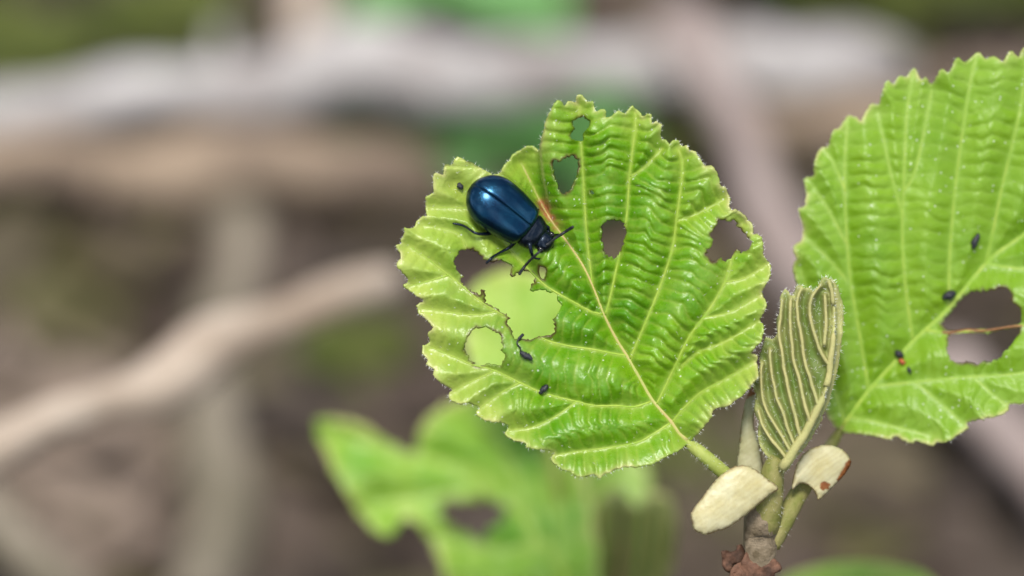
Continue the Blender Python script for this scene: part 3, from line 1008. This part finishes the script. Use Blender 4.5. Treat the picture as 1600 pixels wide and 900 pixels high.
h0 = leaf1.height([(1074, 688)])[0][0] * U
stalk_part('petiole', [(1064, 682, h0 - .02), (1078, 694, h0 - .02), (1100, 712, 0.03), (1135, 742, 0.0), (1172, 772, -.06), (1192, 790, -.1)], [6, 9, 11, 11.5, 13, 13], M['petiole'], l1, fuzz=260, seed=2)
h2 = leaf2.depth + leaf2.height([(1312, 672)])[0][0] * U
stalk_part('petiole', [(1318, 664, h2 - .01), (1302, 690, h2 - .03), (1276, 728, -.38), (1246, 775, -.22), (1224, 815, -.15), (1204, 852, -.16)], [6, 9, 12, 15, 16, 16], M['green_stem'], l2, fuzz=90, seed=3)
# woody stem down to the soil
sp = [tuple(stem_top) + (14 * U,), tuple(P(1196, 780, -.08)) + (22 * U,), tuple(stem_mid) + (27 * U,), tuple(P(1187, 850, -.13)) + (25 * U,), tuple(stem_low) + (23 * U,)]
for t in (0.25, 0.5, 0.75, 1.0):
    q = stem_low.lerp(foot, t)
    sp.append((q.x, q.y, q.z, (23 + 9 * t) * U))
arr = catmull(np.array(sp), 0.05)
tv, tf = tube([Vector(a[:3]) for a in arr], [a[3] * (1 + .07 * noise.noise((i * .3, 1, 1))) for i, a in enumerate(arr)], 14, rough=.06)
make('stem', tv, tf, M['bark'], shoot)
stalk_part('green_stem', [(1216, 716, .02), (1207, 738, .02), (1203, 770, -.01), (1200, 800, -.06), (1197, 830, -.1)], [15, 18, 21, 23, 19], M['green_stem'], shoot, fuzz=160, seed=5)


def shell(name, outline, depth_fn, bulge, mat, parent, spacing=3.0, thick=0.02, lab=None, seed=1, wrinkle=0.9, stains=()):
    o = catmull(outline, spacing, True)
    o += np.random.default_rng(seed).normal(0, 0.35, o.shape)
    v, f = cdt(o, [], spacing)
    d = seg_dist(v, o, True)[0]
    t = np.clip(d / d.max(), 0, 1)
    h = bulge * np.sqrt(1 - (1 - t) ** 2) + wrinkle * (fnoise(v, 14, seed) + 2.2 * np.exp(-d / 7) * fnoise(v, 8, seed + 3) + 0.18 * np.sin((v[:, 0] * 0.6 + v[:, 1] * 0.8) * 0.55 + 4 * fnoise(v, 25, seed + 1)))
    W = Pn(v[:, 0], v[:, 1], depth_fn(v[:, 0], v[:, 1]) + h * U)
    z = 0.5 * np.exp(-(d / 2.2) ** 2) * (fnoise(v, 9, seed + 6) > -0.05) + 0.10 * np.clip(np.sin((v[:, 0] * 0.6 + v[:, 1] * 0.8) * 0.9 + 3 * fnoise(v, 25, seed + 1)), 0, 1)
    for st in stains:
        st = np.array(st, float)
        z = np.maximum(z, np.where(inside(v, st), 1.0, np.exp(-(seg_dist(v, st, True)[0] / 1.2) ** 2)))
    ob = make(name, W, f, mat, parent, thick=thick, attrs={'stain': z})
    if lab: ob['label'] = lab
    return ob


ST1 = [(1079, 806), (1083, 795), (1097, 777), (1112, 757), (1129, 740), (1146, 730), (1161, 727), (1176, 731), (1196, 746), (1216, 763), (1204, 773), (1186, 788), (1167, 804), (1150, 817), (1135, 826), (1118, 831), (1103, 836), (1094, 833), (1084, 827)]
shell('stipule', ST1, lambda x, y: 0.16 - (x - 1150) * 0.0004, 12, M['stipule'], shoot, lab='cream oval bud scale bent down in front of the stem', seed=2)
ST2 = [(1238, 764), (1240, 742), (1248, 719), (1259, 706), (1274, 698), (1295, 695), (1312, 700), (1323, 709), (1330, 722), (1323, 737), (1311, 751), (1298, 764), (1290, 773), (1279, 781), (1273, 769), (1262, 758), (1250, 756)]
shell('stipule', ST2, lambda x, y: -0.05 - (x - 1240) * 0.0016, 10, M['stipule'], shoot, lab='cream bud scale with two brown scars', seed=3, spacing=2.0,
      stains=([(1283, 755), (1287, 753), (1291, 754), (1297, 757), (1294, 760), (1295, 764), (1289, 763), (1286, 766), (1282, 762)], [(1328, 718), (1332, 724), (1322, 741), (1311, 754), (1308, 750), (1313, 741), (1318, 733), (1322, 724)]))
ST3 = [(1152, 735), (1154, 700), (1157, 672), (1161, 645), (1166, 624), (1177, 598), (1184, 590), (1188, 600), (1189, 617), (1180, 640), (1178, 662), (1184, 685), (1190, 710), (1192, 742), (1172, 748)]
shell('stipule', ST3, lambda x, y: -0.20 + 0 * x, 10, M['stipule_tan'], shoot, lab='tall thin tan bud scale behind the folded leaf', seed=6,
      stains=([(1166, 622), (1177, 596), (1184, 588), (1190, 599), (1188, 608), (1178, 616)],))
for k, (ol, w, b) in enumerate([([(1160, 874), (1168, 862), (1180, 872), (1196, 868), (1214, 876), (1222, 890), (1210, 898), (1214, 912), (1188, 906), (1170, 916), (1156, 896)], -.03, 4),
                                ([(1128, 872), (1134, 860), (1146, 862), (1158, 850), (1166, 868), (1160, 884), (1148, 882), (1140, 896), (1130, 888)], -.12, 4),
                                ([(1146, 886), (1160, 878), (1176, 884), (1180, 912), (1168, 930), (1150, 930), (1138, 912)], -.05, 4)]):
    shell('bud_scale', ol, lambda x, y, w=w: w + 0 * x, b, M['scar_dark'], shoot, spacing=3.5, seed=20 + k, wrinkle=4, thick=.03)

# ---- folded new leaf
OUT3 = [(1207, 722), (1194, 708), (1188, 698), (1184, 680), (1185, 660), (1178, 640), (1181, 617), (1176, 600), (1186, 575), (1188, 553), (1192, 540), (1196, 527), (1206, 530), (1214, 521), (1213, 500), (1219, 485), (1220, 463), (1228, 452), (1237, 462), (1245, 448), (1252, 445), (1258, 452), (1263, 448),
        (1272, 456), (1279, 446), (1284, 436), (1291, 433), (1300, 440), (1303, 450), (1303, 480), (1303, 520), (1302, 553), (1296, 590), (1284, 630), (1273, 655), (1256, 690), (1240, 715), (1222, 736)]
MID3 = [(1214, 744), (1228, 722), (1248, 692), (1272, 652), (1288, 612), (1298, 565), (1303, 520), (1302, 470), (1296, 440)]
VE3 = [(MID3, (9, 3)),
       ([(1297, 572), (1281, 545), (1268, 510), (1264, 484), (1270, 460), (1282, 446)], (2.9, 2.3)),
       ([(1288, 540), (1290, 500), (1288, 460)], (3.0, 2.4)),
       ([(1278, 634), (1262, 580), (1252, 530), (1246, 500), (1247, 470), (1253, 452)], (2.9, 2.3)),
       ([(1266, 662), (1252, 610), (1240, 555), (1235, 520), (1234, 490), (1237, 466)], (2.9, 2.3)),
       ([(1252, 686), (1240, 640), (1228, 590), (1222, 550), (1217, 515), (1222, 470)], (2.9, 2.2)),
       ([(1242, 698), (1226, 656), (1214, 620), (1206, 580), (1202, 545)], (2.7, 2.0)),
       ([(1234, 706), (1216, 672), (1200, 645), (1192, 615), (1190, 570)], (2.6, 1.8)),
       ([(1226, 714), (1208, 690), (1194, 668), (1185, 640)], (3.0, 2.0))]
leaf3 = Leaf(OUT3, [], VE3, lambda x, y: 16 * np.sin(np.clip((x - 1178) / 130, 0, 1) * 2.4) + 0.02 * (700 - y), depth=0.02, pillow=15, ripple=3.0, spacing=2.6, seed=21, mode='pleat', reach=5.5)
l3 = leaf3.build(shoot, M['fold'], veinmat=M['vein_fold'], midmat=M['vein_fold'], thick=.02, fuzz=420, label='half open pleated new leaf with khaki ribs', chew=False, rim_w=4)
OUT3b = [(1226, 738), (1244, 716), (1262, 694), (1282, 660), (1296, 625), (1308, 580), (1315, 535), (1318, 500), (1316, 470), (1308, 446), (1296, 436), (1286, 460), (1276, 540), (1262, 620), (1236, 690), (1216, 730)]
leaf3b = Leaf(OUT3b, [], [([(1226, 736), (1282, 662), (1306, 580), (1312, 500), (1300, 440)], (2, 1))], lambda x, y: -0.35 * np.maximum(0, x - np.interp(y, [430, 520, 620, 740], [1290, 1300, 1283, 1215])), depth=0.05, pillow=2, ripple=1, spacing=3, seed=23, mode='pleat')
b3 = leaf3b.build(l3, M['fold'], name='back_half', thick=.02, fuzz=120, chew=False, rim_w=9)

# ------------------------------------------------------------------ lower, out-of-focus shoot
sap_base = ground_point(930, 1150, -0.4)
sapling = empty('alder_sapling', sap_base)
tag(sapling, 'lower alder sapling with bright green torn leaf and dark folded leaf', 'sapling')
DEEP = -4.1
OA = [(494, 662), (522, 656), (564, 664), (597, 685), (630, 704), (650, 708), (656, 680), (671, 650), (704, 630), (760, 622), (830, 640), (880, 690), (910, 740), (925, 800), (935, 870), (930, 960), (880, 1010), (800, 1010),
      (730, 970), (700, 910), (680, 858), (663, 832), (645, 812), (628, 812), (618, 832), (601, 837), (572, 816), (547, 778), (522, 737), (508, 704)]
HA = [(690, 790), (730, 784), (778, 786), (788, 804), (766, 830), (748, 845), (724, 834), (704, 816)]
VA = [([(905, 1000), (880, 900), (820, 810), (740, 740), (650, 712)], (6, 2)),
      ([(880, 900), (870, 800), (840, 660)], (3, 1)), ([(820, 810), (800, 730), (740, 640)], (3, 1)),
      ([(850, 850), (780, 860), (680, 840)], (3, 1)), ([(760, 760), (640, 780), (570, 790)], (3, 1)), ([(690, 725), (590, 700), (510, 670)], (3, 1)), ([(890, 940), (800, 940), (720, 930)], (3, 1))]
lA = Leaf(OA, [HA], VA, lambda x, y: 0.16 * (y - 780) + 0.10 * np.abs(x - 780) - 30 * np.exp(-((x - 520) ** 2 + (y - 690) ** 2) / 900), depth=DEEP, pillow=34, ripple=12, period=46, spacing=7, seed=31, k=1.6, reach=40, edge_amp=1.5)
a_ = lA.build(sapling, M['leaf_far'], veinmat=M['vein'], midmat=M['vein'], thick=.016, label='bright green torn leaf with a ragged hole')
OE = [(728, 470), (742, 446), (770, 428), (800, 420), (835, 424), (880, 440), (905, 480), (910, 540), (890, 600), (840, 640), (790, 640), (750, 600), (732, 560), (722, 510)]
lE = Leaf(OE, [], [([(880, 690), (850, 640), (815, 540), (795, 430)], (4, 1)), ([(835, 590), (870, 530), (900, 500)], (2, 1)), ([(825, 570), (770, 540), (730, 520)], (2, 1)), ([(805, 490), (770, 460), (745, 450)], (2, 1))],
          lambda x, y: 0.2 * (y - 520), depth=-3.6, pillow=9, ripple=4, period=26, spacing=6, seed=33, k=1.4, reach=22)
e_ = lE.build(sapling, M['leaf_lime'], veinmat=M['vein'], midmat=M['vein'], thick=.016, label='lime green small leaf seen through the largest holes')
OD = [(930, 700), (960, 690), (1000, 715), (1016, 750), (1010, 790), (980, 830), (940, 850), (910, 800), (905, 740)]
lD = Leaf(OD, [], [([(920, 880), (945, 780), (985, 710)], (4, 1))], lambda x, y: 0.2 * (y - 760), depth=-5.2, pillow=8, ripple=4, period=26, spacing=7, seed=35, k=1.5, reach=20)
d_ = lD.build(sapling, M['leaf_far'], veinmat=M['vein'], midmat=M['vein'], thick=.016, label='small pale green leaf between torn leaf and folded leaf')
OC = [(900, 1010), (915, 940), (922, 860), (930, 800), (945, 770), (970, 762), (992, 790), (1010, 772), (1040, 772), (1056, 800), (1056, 850), (1044, 910), (1020, 970), (980, 1030), (930, 1050)]
lC = Leaf(OC, [], [([(930, 1040), (955, 960), (968, 880), (972, 790)], (9, 4)), ([(985, 1000), (1012, 900), (1026, 790)], (4, 2)), ([(1000, 980), (1034, 890), (1046, 800)], (4, 2)), ([(960, 990), (990, 890), (1002, 800)], (4, 2)), ([(930, 960), (938, 860), (945, 790)], (4, 2))],
          lambda x, y: 22 * np.sin(np.clip((x - 890) / 170, 0, 1) * 3.1), depth=-4.0, pillow=14, ripple=1, spacing=6, seed=37, k=1.5, mode='pleat', reach=9)
c_ = lC.build(sapling, M['fold_dark'], veinmat=M['fold_rib'], midmat=M['scar_dark'], thick=.02, label='dark olive folded leaf with a brown rib', chew=False)
node = P(930, 1075, -4.7)
tv, tf = tube([sap_base, sap_base.lerp(node, .5) + Vector((.1, 0, 0)), node], [.14, .12, .09], 10)
make('stem', tv, tf, M['bark'], sapling)
for lf, a, b in ((a_, lA.world(905, 998), .05), (e_, lE.world(850, 640), .04), (d_, lD.world(930, 845), .04), (c_, lC.world(930, 1040), .06)):
    mid = a.lerp(node, .55) - BACK * .25
    tv, tf = tube([a, a.lerp(mid, .5) - BACK * .05, mid, mid.lerp(node, .5), node], [b * .8, b, b, b * 1.1, b * 1.2], 8)
    make('petiole', tv, tf, M['petiole'], lf)

# low green leaf at the foot of the shoot
OF = [(1216, 915), (1240, 894), (1290, 880), (1345, 876), (1400, 882), (1446, 896), (1470, 925), (1450, 960), (1380, 985), (1300, 980), (1240, 955)]
sb = ground_point(1250, 1120, -.3)
sprig = empty('alder_sprig', sb)
tag(sprig, 'low green leaf on a short sprig beside the foot of the shoot', 'sprig')
lF = Leaf(OF, [], [([(1225, 930), (1330, 925), (1450, 915)], (4, 1)), ([(1280, 926), (1320, 890)], (2, 1)), ([(1340, 924), (1390, 890)], (2, 1))], lambda x, y: 0.3 * (y - 920), depth=-3.4, pillow=8, ripple=4, period=26, spacing=7, seed=41, k=1.5, reach=20)
f_ = lF.build(sprig, M['leaf_far'], name='leaf', veinmat=M['vein'], midmat=M['vein'], thick=.016)
fa = lF.world(1228, 930)
tv, tf = tube([sb, sb.lerp(fa, .4), sb.lerp(fa, .75) + Vector((-.1, 0, .1)), fa], [.1, .08, .06, .04], 8)
make('stem', tv, tf, M['petiole'], sprig)

# ------------------------------------------------------------------ the beetle
BC = (783, 326)                                  # middle of the wing cases
leafw = float(np.median(leaf1.height([(760, 310), (770, 340), (790, 345), (800, 350), (815, 365), (783, 326)])[0]))
fw2 = Vector((0.793, -0.609))                    # heading, image right / image up
FWD = (RIGHT * fw2.x + UP * fw2.y - BACK * 0.10).normalized()
DOR = (BACK + RIGHT * 0.13 + UP * 0.24)
DOR = (DOR - FWD * DOR.dot(FWD)).normalized()
LAT = DOR.cross(FWD)                              # beetle's left is image lower... sign checked below
b_org = P(BC[0], BC[1], (leafw + 7) * U)


def B(x, y, z):
    return b_org + (FWD * x + LAT * y + DOR * z) * U


beetle_body = Bag()


def half_width(t):
    if t < -12:
        return 43.5 * max(0.0, 1 - ((t + 12) / 47.5) ** 2) ** 0.5
    w = 43.5 - 11.0 * ((t + 12) / 66) ** 1.8
    if t > 44:
        w -= 9.0 * ((t - 44) / 10) ** 2
    return w


def top_height(t):
    if t < 0:
        return 33 * max(0.0, 1 - (abs(t) / 59.6) ** 2.6) ** 0.5
    return 33 - 5.0 * (t / 54) ** 2 - (5.0 * ((t - 46) / 8) ** 2 if t > 46 else 0)


def elytron(sign):
    ts = np.concatenate([-59.4 + 59.4 * (1 - np.cos(np.linspace(0, math.pi / 2, 26))), np.linspace(2, 54, 26)])
    ts = np.unique(np.round(ts, 3))
    na = 26
    V, F = [], []
    for t in ts:
        w, h = half_width(t), top_height(t)
        for j in range(na):
            a = (j / (na - 1)) * math.radians(100)
            y = w * math.sin(min(a, math.pi / 2)) ** 0.92
            z = h * max(0, math.cos(a)) ** 0.72 if a < math.pi / 2 else -4.0 * (a - math.pi / 2) / math.radians(10)
            if a > math.pi / 2:
                y = w - 2.0 * (a - math.pi / 2) / math.radians(10)
            # suture groove and slightly raised rim
            z -= 0.45 * math.exp(-(y / 0.8) ** 2)
            z -= 1.6 * math.exp(-((w - y) / 3.0) ** 2) if w > 8 else 0
            # humeral bump
            z += 1.8 * math.exp(-((t - 42) / 7) ** 2 - ((y - 24) / 6) ** 2)
            V.append(B(t, sign * (y + 0.05), z))
    n = len(ts)
    for i in range(n - 1):
        for j in range(na - 1):
            q = (i * na + j, (i + 1) * na + j, (i + 1) * na + j + 1, i * na + j + 1)
            F.append(q if sign > 0 else q[::-1])
    # front wall
    return V, F


def ellipsoid(c, ax, ay, az, nu=20, nv=14, p=1.0):
    V, F = [], []
    for i in range(nv + 1):
        th = math.pi * i / nv
        for j in range(nu):
            ph = 2 * math.pi * j / nu
            s = math.sin(th)
            sx = math.copysign(abs(math.cos(th)) ** p, math.cos(th))
            V.append(B(c[0] + ax * sx, c[1] + ay * s * math.cos(ph), c[2] + az * s * math.sin(ph)))
    for i in range(nv):
        for j in range(nu):
            F.append((i * nu + j, i * nu + (j + 1) % nu, (i + 1) * nu + (j + 1) % nu, (i + 1) * nu + j))
    return V, F


def pronotum():
    V, F = [], []
    nx, nu = 14, 28
    for i in range(nx + 1):
        t = i / nx
        x = 49 + 30 * t
        w = 30 * (1 - 0.30 * t ** 2) * (1 - 0.28 * abs(2 * t - 1) ** 5)
        h = 21 * (1 - 0.28 * t ** 2)
        h *= 1 - 0.3 * abs(2 * t - 1) ** 4
        if i in (0, nx): w *= .75; h *= .75
        for j in range(nu):
            a = 2 * math.pi * j / nu
            y = w * math.copysign(abs(math.cos(a)) ** .8, math.cos(a))
            z = (h if math.sin(a) > 0 else 10) * math.sin(a)
            V.append(B(x, y, z + 2 - 4 * t))
    for i in range(nx):
        for j in range(nu):
            F.append((i * nu + j, i * nu + (j + 1) % nu, (i + 1) * nu + (j + 1) % nu, (i + 1) * nu + j))
    F.append(tuple(range(nu))[::-1]); F.append(tuple(nx * nu + j for j in range(nu)))
    return V, F


def wpt(px, py, over):
    """a point that far (in pixels) over the leaf, seen at the pixel"""
    return P(px, py, (leaf1.height([(px, py)])[0][0] + over) * U)


beetle_body.add(ellipsoid((-3, 0, -1), 55, 40, 11))       # abdomen and thorax under the wing cases
beetle_body.add(pronotum())
beetle_body.add(ellipsoid((84, 0, 1), 16, 17, 13, p=.9))
beetle_body.add(ellipsoid((95, 0, -5), 8, 10, 7))         # muzzle
LEGS = [  # pixel, pixel, height over leaf, radius
    [(775, 360, 12, 4.2), (763, 365, 13, 4.2), (744, 364.5, 11, 3.0), (727, 354, 5, 2.4), (718, 351, 3, 2.8), (707, 349, 2, 1.8)],
    [(806, 376, 12, 4.4), (799, 384, 13, 4.2), (792, 389, 11, 3.2), (773, 399, 5, 2.4), (766, 405, 3.5, 3.0), (759, 412, 3, 2.0)],
    [(826, 378, 12, 4.2), (829, 388, 14, 4.2), (832, 400, 12, 3.0), (838, 404, 6, 2.2), (844, 404.5, 3, 2.2)],
    [(842, 356, 12, 4.0), (851, 353.5, 16, 3.8), (857, 355, 16, 3.0), (859, 365, 9, 2.4), (866, 366.5, 5, 2.2), (873, 366, 4, 1.8)],
    [(806, 312, 10, 4.0), (812, 303, 14, 4.0), (812, 298, 14, 3.6), (808, 299, 8, 2.6), (806, 303, 3, 2.0)],
    [(824, 336, 10, 4.0), (836, 331, 10, 3.6), (839, 329, 7, 2.6), (842, 327, 3, 2.0)],
]
for lg in LEGS:
    arr = catmull(np.array([tuple(wpt(a, b, c)) + (r * U,) for a, b, c, r in lg]), 0.012)
    beetle_body.add(tube([Vector(a[:3]) for a in arr], [a[3] * 0.82 for a in arr], 8))
bm_o = make('beetle', beetle_body.V, beetle_body.F, M['beetle'], loc=P(BC[0], BC[1], leafw * U))
bb = bmesh.new(); bb.from_mesh(bm_o.data); bmesh.ops.recalc_face_normals(bb, faces=bb.faces); bb.to_mesh(bm_o.data); bb.free()
rm = bm_o.modifiers.new('remesh', 'REMESH')
rm.mode = 'VOXEL'
rm.voxel_size = 0.0042
rm.use_smooth_shade = True
sm = bm_o.modifiers.new('smooth', 'SMOOTH')
sm.factor, sm.iterations = 0.5, 3
dg = bpy.context.evaluated_depsgraph_get()
me = bpy.data.meshes.new_from_object(bm_o.evaluated_get(dg))
bm_o.modifiers.clear()
me.name = 'beetle'
bm_o.data = me
tag(bm_o, 'shiny dark blue leaf beetle resting on the chewed leaf', 'beetle')
for s in (1, -1):
    v, f = elytron(s)
    make('elytron', v, f, M['elytra'], bm_o, thick=0.008)
for s in (1, -1):
    v, f = ellipsoid((87, s * 15.0, 4.5), 6, 4.8, 6, 16, 12)
    make('eye', v, f, M['eye'], bm_o)
for path in ([(853, 383, 17), (858, 380, 20), (868, 372, 22), (882, 363, 21), (896, 354, 18)], [(845, 391, 17), (840, 396, 20), (831, 404, 20), (820, 416, 16), (811, 429, 11)]):
    c = catmull(np.array([tuple(wpt(*p)) for p in path]), 0.006)
    n = len(c)
    # eleven beads: each segment swells towards its end
    rad = [U * (1.75 + 0.5 * (i / n) + 0.55 * ((i / n * 11) % 1.0)) for i in range(n)]
    rad[-1] *= .5
    v, f = tube([Vector(a) for a in c], rad, 8)
    make('antenna', v, f, M['antenna'], bm_o)


# ------------------------------------------------------------------ droppings
def dropping(leaf, px, py, length, width, ang, label, seed, bits=None, mat=None):
    r = random.Random(seed)
    c = leaf.world(px, py, width * 0.45)
    a = math.radians(ang)
    ax = RIGHT * math.cos(a) + UP * math.sin(a)
    n = 9
    pts, rad = [], []
    for i in range(n):
        t = i / (n - 1)
        pts.append(c + ax * ((t - .5) * length * U) + (UP * math.cos(a) - RIGHT * math.sin(a)) * (r.uniform(-.06, .06) * length * U))
        rad.append(width * .5 * U * max(.25, math.sin(math.pi * min(.96, max(.04, t))) ** .45) * r.uniform(.88, 1.1))
    tv, tf = tube(pts, rad, 9, rough=.08, seed=seed)
    o = make('dropping', tv, tf, mat or M['frass'], loc=leaf.world(px, py))
    tag(o, label, 'dropping', 'beetle droppings on the leaves')
    for path, rr, m in bits or []:
        arr = catmull(np.array([tuple(leaf.world(x, y, w)) for x, y, w in path]), .012)
        q = [rr * U * (1 + .35 * noise.noise((i * .7, seed, 2))) for i in range(len(arr))]
        tv, tf = tube([Vector(p) for p in arr], q, 7, rough=.1, seed=seed)
        make('strand', tv, tf, m, o)
    return o


dropping(leaf1, 822, 556, 22, 11, -30, 'black dropping with a curled thread at the edge of the largest hole', 1,
         [([(814, 549, 3), (813, 543, 4), (808, 538, 4), (808, 534, 4), (812, 528, 5)], 1.3, M['frass']), ([(811, 529, 5), (814, 526, 5), (817, 523, 5)], 2.6, M['frass'])])
dropping(leaf1, 850, 608, 17, 10, 48, 'black oval dropping beside a side vein below the curled one', 2, [([(845, 613, 4), (844, 615, 4)], 3.2, M['frass'])])
dropping(leaf1, 719, 291, 12, 9, -60, 'small black dropping behind the tail of the beetle', 3)
dropping(leaf2, 1524, 377, 26, 11, 70, 'slender black dropping above the midrib of the wide leaf', 4)
dropping(leaf2, 1484, 461, 20, 15, 20, 'lumpy black dropping at the rim of the big hole', 5, [([(1476, 465, 5), (1474, 466, 5)], 4, M['frass'])])
dropping(leaf2, 1405, 553, 15, 12, -40, 'black dropping with a reddish lump on the midrib of the wide leaf', 6, [([(1407, 563, 5), (1412, 568, 5)], 4.2, M['frass_red'])])
dropping(leaf2, 1421, 578, 11, 6, -60, 'tiny black crumb just below the reddish lump', 7)
